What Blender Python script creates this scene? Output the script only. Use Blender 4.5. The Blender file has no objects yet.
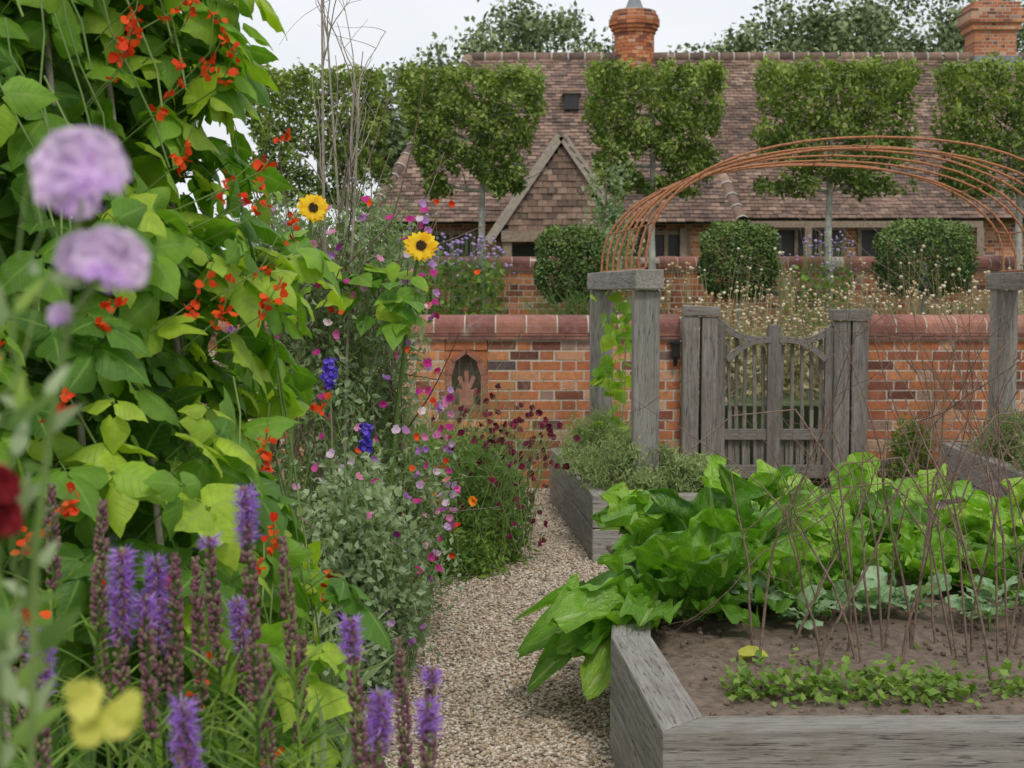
import bpy, math, random
import numpy as np
rng=np.random.default_rng(7); random.seed(7)
scene=bpy.context.scene
U=rng.uniform
def col(h): return tuple(h)+(1,)

# ---------------------------------------------------------------- mesh builder
class MB:
    def __init__(s): s.V=[];s.L=[];s.S=[];s.M=[];s.R=[];s.C=[];s.n=0;s.sm=[]
    def add(s,v,faces,mat=0,rnd=0.5,lc=None,smooth=False):
        v=np.asarray(v,float).reshape(-1,3); N=len(v)
        s.V.append(v)
        s.R.append(np.broadcast_to(np.asarray(rnd,float),(N,)).copy())
        s.C.append(v.copy() if lc is None else np.asarray(lc,float).reshape(-1,3))
        if isinstance(faces,np.ndarray):
            F,k=faces.shape; s.L.append((faces+s.n).ravel()); s.S.append(np.full(F,k)); nf=F
        else:
            s.L.append(np.array([i for f in faces for i in f])+s.n); s.S.append(np.array([len(f) for f in faces])); nf=len(faces)
        s.M.append(np.full(nf,mat)); s.sm.append(np.full(nf,smooth)); s.n+=N
    def inst(s,tv,tf,Fr,T,sc,mat=0,rnd=None,lc=None,smooth=False):
        N=len(T)
        if N==0: return
        sc=np.asarray(sc,float)
        if sc.ndim==0: sc=np.full(N,float(sc))
        if sc.ndim==1: sc=np.repeat(sc[:,None],3,1)
        P=tv[None]*sc[:,None,:]
        V=np.einsum('nij,nvj->nvi',Fr,P)+T[:,None,:]
        k=len(tv); F=(tf[None]+(np.arange(N)*k)[:,None,None]).reshape(-1,tf.shape[1])
        if rnd is None: rnd=U(0,1,N)
        L=np.tile(tv if lc is None else lc,(N,1))
        s.add(V.reshape(-1,3),F,mat,np.repeat(rnd,k),L,smooth)
    def box(s,lo,hi,mat=0,rnd=0.5):
        s.beam(((lo[0]),(lo[1]+hi[1])/2,(lo[2]+hi[2])/2),(hi[0],(lo[1]+hi[1])/2,(lo[2]+hi[2])/2),hi[1]-lo[1],hi[2]-lo[2],mat,rnd)
    def beam(s,p0,p1,w,h,mat=0,rnd=None):
        p0=np.array(p0,float);p1=np.array(p1,float);d=p1-p0;Ln=np.linalg.norm(d);d/=Ln
        up=np.array([0,0,1.]) if abs(d[2])<.9 else np.array([0,1.,0])
        x=np.cross(d,up);x/=np.linalg.norm(x);z=np.cross(x,d)
        if rnd is None: rnd=random.random()
        vs=[];lc=[];o=rnd*7
        for a in(0,1):
            for (b,c) in((-1,-1),(1,-1),(1,1),(-1,1)):
                vs.append(p0+d*Ln*a+x*b*w/2+z*c*h/2); lc.append((Ln*a+o,b*w/2+o,c*h/2))
        s.add(vs,[(0,1,2,3),(7,6,5,4),(0,4,5,1),(1,5,6,2),(2,6,7,3),(3,7,4,0)],mat,rnd,lc)
    def tube(s,pts,r0,r1,sides=5,mat=0,rnd=None):
        pts=np.asarray(pts,float);n=len(pts)
        t=np.gradient(pts,axis=0);t/=np.linalg.norm(t,axis=1)[:,None]+1e-9
        a=np.array([.31,.87,.38]) if abs(t[0][2])>.7 else np.array([0,0,1.])
        x=np.cross(t,a);x/=np.linalg.norm(x,axis=1)[:,None]+1e-9;y=np.cross(t,x)
        r=np.linspace(r0,r1,n) if np.isscalar(r1) else r0
        an=np.linspace(0,2*math.pi,sides,endpoint=False)
        V=pts[:,None]+r[:,None,None]*(np.cos(an)[None,:,None]*x[:,None]+np.sin(an)[None,:,None]*y[:,None])
        q=[]
        for i in range(n-1):
            for j in range(sides):
                k=(j+1)%sides; q.append((i*sides+j,i*sides+k,(i+1)*sides+k,(i+1)*sides+j))
        if rnd is None: rnd=random.random()
        s.add(V.reshape(-1,3),np.array(q),mat,rnd,None,True)
    def build(s,name,mats,bevel=0,parent=None):
        me=bpy.data.meshes.new(name)
        V=np.concatenate(s.V);L=np.concatenate(s.L);S=np.concatenate(s.S)
        me.vertices.add(len(V));me.vertices.foreach_set('co',V.ravel())
        me.loops.add(len(L));me.loops.foreach_set('vertex_index',L.astype(np.int32))
        me.polygons.add(len(S));st=np.concatenate([[0],np.cumsum(S)[:-1]])
        me.polygons.foreach_set('loop_start',st.astype(np.int32));me.polygons.foreach_set('loop_total',S.astype(np.int32))
        me.polygons.foreach_set('material_index',np.concatenate(s.M).astype(np.int32))
        me.polygons.foreach_set('use_smooth',np.concatenate(s.sm))
        a=me.attributes.new('rnd','FLOAT','POINT');a.data.foreach_set('value',np.concatenate(s.R))
        a=me.attributes.new('lc','FLOAT_VECTOR','POINT');a.data.foreach_set('vector',np.concatenate(s.C).ravel())
        me.update(calc_edges=True);me.validate()
        for m in mats: me.materials.append(m)
        o=bpy.data.objects.new(name,me);scene.collection.objects.link(o)
        if bevel:
            b=o.modifiers.new('bevel','BEVEL');b.width=bevel;b.segments=2;b.limit_method='ANGLE'
        if parent: o.parent=parent
        return o

def nrm(a): return a/(np.linalg.norm(a,axis=-1,keepdims=True)+1e-9)
def frames(d,n):
    y=nrm(d);z=nrm(n-(n*y).sum(-1,keepdims=True)*y);x=np.cross(y,z)
    return np.stack([x,y,z],-1)
def rdir(N): return nrm(rng.normal(size=(N,3)))
# ---------------------------------------------------------------- templates
LF_V=np.array([(0,0,0),(-.32,.4,.06),(.32,.4,.06),(0,1,-.06),(0,.45,-.03)],float)
LF_F=np.array([(0,2,4),(0,4,1),(4,2,3),(4,3,1)])
def grid_leaf(vs,ws,R=8,C=5,fold=.25,droop=.3,ruf=0,seed=0,curl=0,lobes=0,savoy=0,side=0):
    r=np.random.default_rng(seed);V=[];lc=[]
    p=r.uniform(0,6,6)
    for i in range(R):
        v=i/(R-1);w=np.interp(v,vs,ws)*(1+.06*math.sin(v*23+p[4])*min(1,ruf*60))
        for j in range(C):
            u=-1+2*j/(C-1)
            x=u*w+side*v*v; y=v-lobes*abs(u)*max(0,1-v*4)
            z=fold*abs(u)*w-droop*v*v-curl*(abs(u)*w)**2*4
            z+=ruf*abs(u)**1.5*(math.sin(v*19+p[0]+(u>0)*2)+.6*math.sin(v*37+p[1]+u*3))+ruf*.6*math.sin(u*6+v*14+p[2])*min(1,w*6)
            if savoy: z+=savoy*min(1,w*8)*(math.sin(u*9+p[3])*math.sin(v*29+abs(u)*6)+r.uniform(-.7,.7))
            V.append((x,y,z));lc.append((u,v,seed*.37))
    F=[(i*C+j,i*C+j+1,(i+1)*C+j+1,(i+1)*C+j) for i in range(R-1) for j in range(C-1)]
    return np.array(V),np.array(F),np.array(lc,float)
BEAN=[grid_leaf([0,.06,.22,.42,.7,.9,1],[.1,.32,.43,.4,.23,.07,.0],9,7,f,d,.014,sd,.3,.12) for f,d,sd in((.3,.2,1),(.12,.35,2),(-.1,.3,3))]
CHARD=[grid_leaf([0,.22,.3,.45,.65,.85,.95,1],[.028,.024,.09,.19,.24,.21,.13,.03],28,15,.3+.1*sd,d,.065,sd,.2,0,.015,sdd) for d,sd,sdd in((.05,1,.05),(.2,2,-.1),(.4,3,.1),(.6,4,0),(.3,5,-.05),(.85,6,.1))]
BROAD=grid_leaf([0,.1,.3,.6,.85,1],[.05,.3,.38,.3,.13,0],7,5,.2,.35,.02,5,.2)
BRASS=grid_leaf([0,.25,.35,.6,.85,1],[.03,.03,.2,.36,.3,.08],12,9,.2,.4,.06,8,.2)
PETAL=grid_leaf([0,.15,.45,.8,.95,1],[.1,.32,.58,.55,.35,.15],16,15,.1,-.15,.085,9)
PETS=grid_leaf([0,.3,.8,1],[.1,.4,.5,.3],4,3,.15,-.15,.03,9)
STRAP=grid_leaf([0,.2,.6,1],[.02,.035,.03,.002],6,3,.4,.3,0,4)
t=(1+5**.5)/2
ICO_V=nrm(np.array([(-1,t,0),(1,t,0),(-1,-t,0),(1,-t,0),(0,-1,t),(0,1,t),(0,-1,-t),(0,1,-t),(t,0,-1),(t,0,1),(-t,0,-1),(-t,0,1)],float))
ICO_F=np.array([(0,11,5),(0,5,1),(0,1,7),(0,7,10),(0,10,11),(1,5,9),(5,11,4),(11,10,2),(10,7,6),(7,1,8),(3,9,4),(3,4,2),(3,2,6),(3,6,8),(3,8,9),(4,9,5),(2,4,11),(6,2,10),(8,6,7),(9,8,1)])
OCT_V=np.array([(1,0,0),(0,1,0),(-1,0,0),(0,-1,0),(0,0,1),(0,0,-1)],float)
OCT_F=np.array([(0,1,4),(1,2,4),(2,3,4),(3,0,4),(1,0,5),(2,1,5),(3,2,5),(0,3,5)])
CUB_V=np.array([(x,y,z) for x in(-.5,.5) for y in(-.5,.5) for z in(-.5,.5)],float)
CUB_F=np.array([(0,1,3,2),(4,6,7,5),(0,4,5,1),(2,3,7,6),(0,2,6,4),(1,5,7,3)])
def flat_rot(N):
    a=U(0,2*math.pi,N);F=np.zeros((N,3,3));F[:,0,0]=np.cos(a);F[:,0,1]=-np.sin(a);F[:,1,0]=np.sin(a);F[:,1,1]=np.cos(a);F[:,2,2]=1
    return F
EYE=lambda N: np.repeat(np.eye(3)[None],N,0)

# ---------------------------------------------------------------- materials
def newmat(name):
    m=bpy.data.materials.new(name);m.use_nodes=True;nt=m.node_tree
    b=nt.nodes['Principled BSDF'];return m,nt,b
def N(nt,t,**k):
    n=nt.nodes.new(t)
    for a,v in k.items(): setattr(n,a,v)
    return n
def ramp(nt,stops,fac,interp='LINEAR'):
    r=N(nt,'ShaderNodeValToRGB');e=r.color_ramp.elements;r.color_ramp.interpolation=interp
    while len(e)>1:e.remove(e[0])
    e[0].position=stops[0][0];e[0].color=col(stops[0][1])
    for p,c in stops[1:]:
        x=e.new(p);x.color=col(c)
    nt.links.new(fac,r.inputs[0]);return r.outputs[0]
def noise(nt,vec,scale,detail=4,rough=.6,vscale=None):
    n=N(nt,'ShaderNodeTexNoise');n.inputs['Scale'].default_value=scale;n.inputs['Detail'].default_value=detail;n.inputs['Roughness'].default_value=rough
    if vscale is not None:
        m=N(nt,'ShaderNodeMapping');m.inputs['Scale'].default_value=vscale;nt.links.new(vec,m.inputs[0]);vec=m.outputs[0]
    nt.links.new(vec,n.inputs['Vector']);return n.outputs[0]
def mth(nt,op,a,b=None,c=None):
    n=N(nt,'ShaderNodeMath',operation=op)
    for i,x in enumerate((a,b,c)):
        if x is None: continue
        if isinstance(x,(int,float)): n.inputs[i].default_value=x
        else: nt.links.new(x,n.inputs[i])
    return n.outputs[0]
def mix(nt,fac,a,b,mode='MIX'):
    n=N(nt,'ShaderNodeMix',data_type='RGBA',blend_type=mode)
    for i,x in ((0,fac),(6,a),(7,b)):
        if isinstance(x,(int,float)): n.inputs[i].default_value=x
        elif isinstance(x,tuple): n.inputs[i].default_value=col(x) if len(x)==3 else x
        else: nt.links.new(x,n.inputs[i])
    return n.outputs[2]
def attr(nt,name,o='Fac'):
    a=N(nt,'ShaderNodeAttribute',attribute_name=name);return a.outputs[o]
def bump(nt,b,h,strength=.5,dist=.01):
    n=N(nt,'ShaderNodeBump');n.inputs['Strength'].default_value=strength;n.inputs['Distance'].default_value=dist
    nt.links.new(h,n.inputs['Height']);nt.links.new(n.outputs[0],b.inputs['Normal']);return n.outputs[0]
def leafmat(name,stops,trans=.35,veins=0,rough=.5,vcol=(.25,.4,.1),tmul=(1.45,1.6,.6),vf=42,mid=.08,spec=.35,stalk=0,bs=.6,vn=0,ns=0):
    m,nt,b=newmat(name);L=nt.links
    c=ramp(nt,stops,attr(nt,'rnd'))
    b.inputs['Roughness'].default_value=rough;b.inputs['Specular IOR Level'].default_value=spec
    if veins or ns:
        geo=N(nt,'ShaderNodeNewGeometry')
        nn=noise(nt,geo.outputs['Position'],ns or 22,2)
        k=mth(nt,'MULTIPLY_ADD',nn,.8,.6)
        vm=N(nt,'ShaderNodeVectorMath',operation='SCALE');L.new(c,vm.inputs[0]);L.new(k,vm.inputs['Scale']);c=vm.outputs[0]
    if veins:
        s=N(nt,'ShaderNodeSeparateXYZ');L.new(attr(nt,'lc','Vector'),s.inputs[0])
        au=mth(nt,'ABSOLUTE',s.outputs[0])
        midr=mth(nt,'LESS_THAN',au,mid)
        v_=s.outputs[1]
        if stalk: midr=mth(nt,'MAXIMUM',midr,mth(nt,'LESS_THAN',v_,stalk))
        ph=mth(nt,'SUBTRACT',v_,mth(nt,'MULTIPLY',au,.22))
        ln=noise(nt,attr(nt,'lc','Vector'),9,2) if vn else None
        if vn: ph=mth(nt,'ADD',ph,mth(nt,'MULTIPLY',ln,vn))
        sv=mth(nt,'SINE',mth(nt,'MULTIPLY',ph,float(vf)))
        sv=mth(nt,'POWER',mth(nt,'MAXIMUM',sv,0.0),10.0)
        vv=mth(nt,'MAXIMUM',midr,mth(nt,'MULTIPLY',sv,.42))
        c=mix(nt,mth(nt,'MULTIPLY',vv,veins),c,vcol)
        hh=mth(nt,'ADD',mth(nt,'MULTIPLY',vv,-.7),nn if not vn else mth(nt,'MULTIPLY',noise(nt,attr(nt,'lc','Vector'),14,2),2.0))
        bump(nt,b,hh,bs,.005)
    L.new(c,b.inputs['Base Color'])
    if trans>0:
        tr=N(nt,'ShaderNodeBsdfTranslucent')
        L.new(mix(nt,1.0,c,tuple(tmul),'MULTIPLY'),tr.inputs[0])
        ms=N(nt,'ShaderNodeMixShader');ms.inputs[0].default_value=trans
        L.new(b.outputs[0],ms.inputs[1]);L.new(tr.outputs[0],ms.inputs[2]);L.new(ms.outputs[0],nt.nodes['Material Output'].inputs[0])
    return m
def petalmat(name,stops,trans=.35,rough=.6,ns=0):
    return leafmat(name,stops,trans,0,rough,tmul=(1.2,1.2,1.2),spec=.15,ns=ns)
def simple(name,c,rough=.7,metal=0,var=.4,ns=15,bs=.3):
    m,nt,b=newmat(name);g=N(nt,'ShaderNodeNewGeometry')
    n=noise(nt,g.outputs['Position'],ns,4)
    d=tuple(x*(1-var) for x in c);e=tuple(min(1,x*(1+var)) for x in c)
    nt.links.new(ramp(nt,[(.25,d),(.75,e)],n),b.inputs['Base Color'])
    b.inputs['Roughness'].default_value=rough;b.inputs['Metallic'].default_value=metal
    bump(nt,b,n,bs,.01);return m

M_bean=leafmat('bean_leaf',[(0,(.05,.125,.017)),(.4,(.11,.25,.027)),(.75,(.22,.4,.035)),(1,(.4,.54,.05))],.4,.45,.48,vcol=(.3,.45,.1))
M_chard=leafmat('chard_leaf',[(0,(.07,.19,.015)),(.35,(.15,.34,.025)),(.7,(.27,.48,.05)),(1,(.42,.6,.09))],.32,.5,.36,vcol=(.45,.58,.22),mid=.07,vf=60,spec=.5,stalk=.24,bs=.9,vn=.12)
M_green=leafmat('green_leaf',[(0,(.05,.10,.02)),(.5,(.12,.22,.035)),(1,(.26,.38,.07))],.3)
M_hornbeam=leafmat('hornbeam_leaf',[(0,(.055,.09,.018)),(.5,(.15,.22,.04)),(1,(.33,.41,.1))],.25)
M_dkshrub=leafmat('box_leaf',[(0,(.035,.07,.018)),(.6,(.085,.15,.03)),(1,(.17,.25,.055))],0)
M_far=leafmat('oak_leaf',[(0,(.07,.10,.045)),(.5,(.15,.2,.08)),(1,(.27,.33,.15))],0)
M_greyg=leafmat('greygreen_leaf',[(0,(.12,.18,.08)),(.5,(.25,.33,.18)),(1,(.42,.5,.31))],.3)
M_blueg=leafmat('brassica_leaf',[(0,(.15,.29,.11)),(1,(.34,.48,.27))],.2,.6,.5,vcol=(.45,.56,.38))
M_stem=leafmat('stem',[(0,(.1,.18,.04)),(1,(.24,.34,.1))],0)
M_red=petalmat('red_petal',[(0,(.62,.03,.01)),(1,(.88,.12,.02))],.25)
M_multi=leafmat('sweet_pea_petal',[(0,(.62,.06,.3)),(.25,(.55,.04,.28)),(.42,(.78,.35,.52)),(.58,(.42,.2,.6)),(.72,(.8,.65,.75)),(.84,(.3,.06,.4)),(.94,(.65,.03,.08)),(1,(.85,.8,.8))],.35,tmul=(1.2,1.1,1.2),spec=.15)
M_lilac=petalmat('lilac_petal',[(0,(.66,.46,.78)),(.5,(.8,.62,.86)),(1,(.9,.78,.9))],.45,ns=45)
M_purple=petalmat('purple_petal',[(0,(.28,.11,.52)),(.6,(.42,.2,.68)),(1,(.62,.42,.8))],.3)
M_bud=petalmat('bud',[(0,(.13,.055,.07)),(.5,(.24,.11,.14)),(1,(.24,.24,.11))],.1)
M_maroon=petalmat('maroon_petal',[(0,(.06,.008,.018)),(1,(.19,.02,.05))],.15)
M_orange=petalmat('orange_petal',[(0,(.85,.16,.01)),(1,(.95,.32,.02))],.25)
M_yellow=petalmat('yellow_petal',[(0,(.85,.5,.01)),(1,(.95,.7,.04))],.3)
M_blue=petalmat('blue_petal',[(0,(.08,.05,.45)),(1,(.2,.12,.65))],.2)
M_seed=petalmat('dry_seed',[(0,(.28,.18,.09)),(.5,(.5,.4,.24)),(1,(.72,.66,.5))],0)
M_mauve=petalmat('mauve_petal',[(0,(.25,.17,.38)),(1,(.45,.36,.55))],0)
M_dry=leafmat('dry_stem',[(0,(.22,.2,.08)),(1,(.48,.42,.22))],0)
M_disc=simple('sunflower_disc',(.06,.03,.012),.9)
M_twig=simple('twig_bark',(.2,.135,.1),.85,0,.5,60,.4)
M_ptwig=simple('pale_twig',(.3,.26,.21),.85,0,.4,40,.4)
M_trunk=simple('hornbeam_bark',(.36,.36,.31),.9,0,.5,12,.5)
M_rust=simple('rusty_steel',(.36,.15,.065),.75,.1,.5,50,.3)
M_soil=simple('soil',(.155,.112,.083),.95,0,.5,30,.9)
M_dark=simple('dark_interior',(.02,.02,.02),.4,0,.2)
M_plaster=simple('plaster',(.42,.39,.33),.9,0,.15)
M_timber=simple('frame_timber',(.24,.18,.13),.8,0,.4,20)
M_ptimber=simple('pale_timber',(.32,.27,.22),.8,0,.3,20)
M_lead=simple('lead',(.2,.21,.22),.6,0,.2)
M_black=simple('black_metal',(.02,.02,.02),.4,.5,.2)

def woodmat(name,c0,c1,c2):
    m,nt,b=newmat(name);lc=attr(nt,'lc','Vector')
    a=noise(nt,lc,1,5,.65,(3,60,60));k=noise(nt,lc,1,3,.5,(1.2,8,8));f=noise(nt,lc,1,3,.7,(9,160,160))
    c=ramp(nt,[(.25,c0),(.5,c1),(.75,c2)],mth(nt,'MULTIPLY_ADD',a,.65,mth(nt,'MULTIPLY',k,.35)))
    r=mth(nt,'MULTIPLY_ADD',attr(nt,'rnd'),.45,.75)
    vm=N(nt,'ShaderNodeVectorMath',operation='SCALE');nt.links.new(c,vm.inputs[0]);nt.links.new(r,vm.inputs['Scale'])
    crack=ramp(nt,[(.36,(.15,.13,.11)),(.44,(1,1,1))],f)
    c=mix(nt,.9,vm.outputs[0],crack,'MULTIPLY')
    g=N(nt,'ShaderNodeNewGeometry')
    c=mix(nt,ramp(nt,[(.5,(0,0,0)),(.75,(.6,.6,.6))],noise(nt,g.outputs['Position'],5,5,.7)),c,(.15,.12,.085))
    nt.links.new(c,b.inputs['Base Color'])
    b.inputs['Roughness'].default_value=.85
    bump(nt,b,mth(nt,'ADD',a,mth(nt,'MULTIPLY',f,.8)),.7,.006);return m
M_oak=woodmat('weathered_oak',(.11,.1,.085),(.27,.255,.225),(.44,.42,.38))
M_oakd=woodmat('weathered_gate_oak',(.075,.068,.06),(.2,.185,.16),(.36,.34,.305))

def brickmat(name,stops,ns=25,bloom=.5):
    m,nt,b=newmat(name);g=N(nt,'ShaderNodeNewGeometry')
    c=ramp(nt,stops,attr(nt,'rnd'))
    n=noise(nt,g.outputs['Position'],ns,5,.7);n2=noise(nt,g.outputs['Position'],1.6,3)
    c=mix(nt,.75,c,ramp(nt,[(.25,(.5,.46,.44)),(.55,(1,1,1)),(.8,(1.25,1.2,1.15))],n),'MULTIPLY')
    c=mix(nt,.65,c,ramp(nt,[(.3,(.5,.48,.45)),(.6,(1.1,1.1,1.1))],n2),'MULTIPLY')
    c=mix(nt,ramp(nt,[(.55,(0,0,0)),(.78,(bloom,bloom,bloom))],noise(nt,g.outputs['Position'],7,5,.8)),c,(.48,.42,.35))
    nt.links.new(c,b.inputs['Base Color']);b.inputs['Roughness'].default_value=.9
    bump(nt,b,n,.5,.008);return m
M_brick=brickmat('brick',[(0,(.13,.05,.04)),(.15,(.25,.085,.05)),(.3,(.42,.135,.06)),(.55,(.51,.18,.07)),(.75,(.58,.25,.11)),(.9,(.56,.36,.24)),(.95,(.22,.14,.12)),(1,(.1,.07,.07))],25,.42)
M_coping=brickmat('coping_brick',[(0,(.2,.085,.07)),(.5,(.31,.125,.09)),(1,(.38,.18,.13))],20,.5)
M_mortar=simple('mortar',(.52,.46,.38),.95,0,.2,30,.5)
M_tile=brickmat('roof_tile',[(0,(.10,.07,.058)),(.4,(.175,.115,.088)),(.75,(.25,.16,.12)),(1,(.34,.24,.18))],9,.4)

def gravel():
    m,nt,b=newmat('gravel');g=N(nt,'ShaderNodeNewGeometry')
    v=N(nt,'ShaderNodeTexVoronoi');v.inputs['Scale'].default_value=75;nt.links.new(g.outputs['Position'],v.inputs['Vector'])
    s=N(nt,'ShaderNodeSeparateColor');nt.links.new(v.outputs['Color'],s.inputs[0])
    c=ramp(nt,[(0,(.16,.13,.1)),(.3,(.32,.26,.19)),(.6,(.45,.38,.29)),(.85,(.56,.5,.41)),(1,(.66,.63,.58))],s.outputs[0])
    c=mix(nt,.7,c,ramp(nt,[(.3,(.7,.66,.6)),(.7,(1.1,1.08,1.05))],noise(nt,g.outputs['Position'],2.2,5)),'MULTIPLY')
    nt.links.new(c,b.inputs['Base Color']);b.inputs['Roughness'].default_value=.9
    inv=mth(nt,'SUBTRACT',1.0,v.outputs['Distance']);bump(nt,b,inv,.7,.01);return m
M_gravel=gravel()
m,nt,b=newmat('pebble')
g_=N(nt,'ShaderNodeNewGeometry')
pc=ramp(nt,[(0,(.14,.105,.075)),(.15,(.32,.24,.165)),(.4,(.49,.385,.28)),(.7,(.58,.485,.375)),(.9,(.66,.59,.5)),(1,(.76,.73,.68))],attr(nt,'rnd'))
nt.links.new(mix(nt,.6,pc,ramp(nt,[(.35,(.66,.63,.58)),(.65,(1.08,1.06,1.03))],noise(nt,g_.outputs['Position'],1.7,4)),'MULTIPLY'),b.inputs['Base Color']);b.inputs['Roughness'].default_value=.8
M_peb=m
M_ground=simple('grass_ground',(.09,.13,.045),.95,0,.5,4,.5)

# ---------------------------------------------------------------- world, sun, camera
w=bpy.data.worlds.new('World');scene.world=w;w.use_nodes=True;nt=w.node_tree
bg=nt.nodes['Background']
sky=N(nt,'ShaderNodeTexSky',sky_type='NISHITA');sky.sun_disc=False;sky.sun_elevation=math.radians(52);sky.sun_rotation=math.radians(200);sky.dust_density=3
tc=N(nt,'ShaderNodeTexCoord')
cl=ramp(nt,[(.3,(7.1,7.35,7.7)),(.7,(8.6,8.75,9.0))],noise(nt,tc.outputs['Generated'],3,5,.55,(1,1,2.5)))
nt.links.new(mix(nt,.9,sky.outputs[0],cl),bg.inputs[0]);bg.inputs[1].default_value=.118
sun=bpy.data.lights.new('sun','SUN');sun.energy=1.5;sun.angle=math.radians(12);sun.color=(1,.96,.9)
so=bpy.data.objects.new('sun',sun);scene.collection.objects.link(so)
so.rotation_euler=(math.radians(38),0,math.radians(14))
cam=bpy.data.cameras.new('camera');co=bpy.data.objects.new('camera',cam);scene.collection.objects.link(co)
co.location=(0,0,1.5);co.rotation_euler=(math.radians(90-3.78),0,0);cam.lens=50;cam.sensor_width=36;cam.clip_end=800;cam.clip_start=.05
cam.dof.use_dof=True;cam.dof.focus_distance=5.2;cam.dof.aperture_fstop=7.5
scene.camera=co
scene.view_settings.view_transform='Standard';scene.view_settings.look='None';scene.view_settings.exposure=0

# ---------------------------------------------------------------- ground
g=MB();g.add([(-300,-100,0),(300,-100,0),(300,500,0),(-300,500,0)],[(0,1,2,3)]);g.build('ground',[M_ground])
g=MB();g.add([(-.6,.5,.004),(8,.5,.004),(8,10.7,.004),(-.2,10.7,.004),(-.4,8,.004),(-.75,6.5,.004)],[(0,1,2,3,4,5)],0)
Np=52000
Y=4.1+6.5*U(0,1,Np)**1.35;X=U(-.85,.6,Np);T=np.stack([X,Y,U(.002,.012,Np)],1)
g.inst(ICO_V,ICO_F,flat_rot(Np),T,np.stack([U(.004,.012,Np),U(.004,.0095,Np),U(.003,.007,Np)],1),1,None,None,True)
Nq=6000;T=np.stack([U(.7,5,Nq),U(7,10.6,Nq),U(.002,.01,Nq)],1)
g.inst(OCT_V,OCT_F,flat_rot(Nq),T,np.stack([U(.006,.012,Nq)]*2+[U(.004,.007,Nq)],1),1)
g.build('gravel_path',[M_gravel,M_peb])
def soilpatch(name,x0,x1,y0,y1,z,amp=.015,crumbs=4000,edge=None):
    g=MB();nx=max(8,int((x1-x0)/.04));ny=max(8,int((y1-y0)/.04))
    xs=np.linspace(x0,x1,nx);ys=np.linspace(y0,y1,ny);XX,YY=np.meshgrid(xs,ys)
    if edge is not None: XX=x0+(XX-x0)/(x1-x0)*(edge(YY)-x0)
    ZZ=z+amp*(np.sin(XX*9+YY*5)*np.sin(YY*11-XX*3)+rng.normal(size=XX.shape)*.5)
    V=np.stack([XX,YY,ZZ],-1).reshape(-1,3);idx=np.arange(nx*ny).reshape(ny,nx)
    F=np.stack([idx[:-1,:-1],idx[:-1,1:],idx[1:,1:],idx[1:,:-1]],-1).reshape(-1,4);g.add(V,F,0,.5,None,True)
    px=U(0,1,crumbs);py=U(y0,y1,crumbs);xe=edge(py) if edge is not None else np.full(crumbs,x1)
    T=np.stack([x0+px*(xe-x0),py,z+U(-.008,.01,crumbs)],1);s=U(.0,1,crumbs)**3*.011+.0025
    g.inst(ICO_V,ICO_F,frames(rdir(crumbs),rdir(crumbs)),T,np.stack([s,s*.8,s*.7],1),0);g.build(name,[M_soil])
soilpatch('border_soil',-6,0,.5,10.6,.02,.012,4000,lambda y:np.interp(y,[0,4.4,6.8,8,10.7],[-.42,-.42,-.68,-.42,-.12]))
g=MB();g.box((-150,11.03,-.5),(150,300,.6));g.build('terrace_ground',[M_ground])

# ---------------------------------------------------------------- brick walls
def wall_run(mb,x0,x1,yf,z0,nc,th=.33,skip=None,mort=1):
    ch=.075;T=[];S=[]
    for c in range(nc):
        z=z0+c*ch+.0325;x=x0;k=c%2;first=True
        while x<x1-.02:
            L=.2125 if k%2==0 else .1
            if c%2 and first: L=.16
            first=False;k+=1
            if x+L>x1: L=x1-x
            T.append((x+L/2,yf+th/2+random.uniform(-.002,.002),z+random.uniform(-.0015,.0015)));S.append((L-.001,th,.0625+random.uniform(-.003,.001)))
            x+=L+.0125
    T=np.array(T);S=np.array(S);r=rng.beta(1.4,1.4,len(T))
    mb.inst(CUB_V,CUB_F,EYE(len(T)),T,S,0,r)
    mb.box((x0+.004,yf+.0045,z0),(x1-.004,yf+th-.0045,z0+nc*ch),mort)
def coping(mb,x0,x1,yf,z,th=.33,mat=2,unit=.225):
    for k,(o,zz) in enumerate(((.035,z+.012),(.018,z+.038))):
        n=int((x1-x0)/.17);X=np.linspace(x0+.085,x1-.085,n)
        T=np.stack([X,np.full(n,yf+th/2),np.full(n,zz)+U(-.001,.001,n)],1)
        mb.inst(CUB_V,CUB_F,EYE(n),T,np.stack([np.full(n,(x1-x0)/n-.004),np.full(n,th+2*o),np.full(n,.018)],1),mat,U(0,.6,n))
    h=.135;hw=th/2+.02;prof=[(-hw,0),(-hw,.05)]+[(-hw*math.cos(a),.05+(h-.05)*math.sin(a)) for a in np.linspace(.3,math.pi-.3,9)]+[(hw,.05),(hw,0)]
    k=len(prof);tv=np.array([(x,p[0],p[1]) for x in(-.5,.5) for p in prof]);
    fs=np.array([(i,(i+1)%k,(i+1)%k+k,i+k) for i in range(k)])
    n=int((x1-x0)/unit);X=x0+(np.arange(n)+.5)*(x1-x0)/n
    T=np.stack([X,np.full(n,yf+th/2)+U(-.003,.003,n),np.full(n,z+.05)+U(-.003,.003,n)],1)
    sc=np.stack([np.full(n,(x1-x0)/n-.011),np.ones(n),np.ones(n)],1);r=U(0,1,n)
    mb.inst(tv,fs,EYE(n),T,sc,mat,r)
    mb.add([( (x0 if i<k else x1)+(.003 if i<k else -.003),yf+th/2+prof[i%k][0]*.985,z+.05+prof[i%k][1]*.975) for i in range(2*k)],[tuple(int(a) for a in f) for f in fs]+[tuple(range(k)),tuple(range(2*k-1,k-1,-1))],1)
    mb.box((x0,yf+.002,z-.004),(x1,yf+th-.002,z+.052),1)
W=[M_brick,M_mortar,M_coping]
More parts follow.
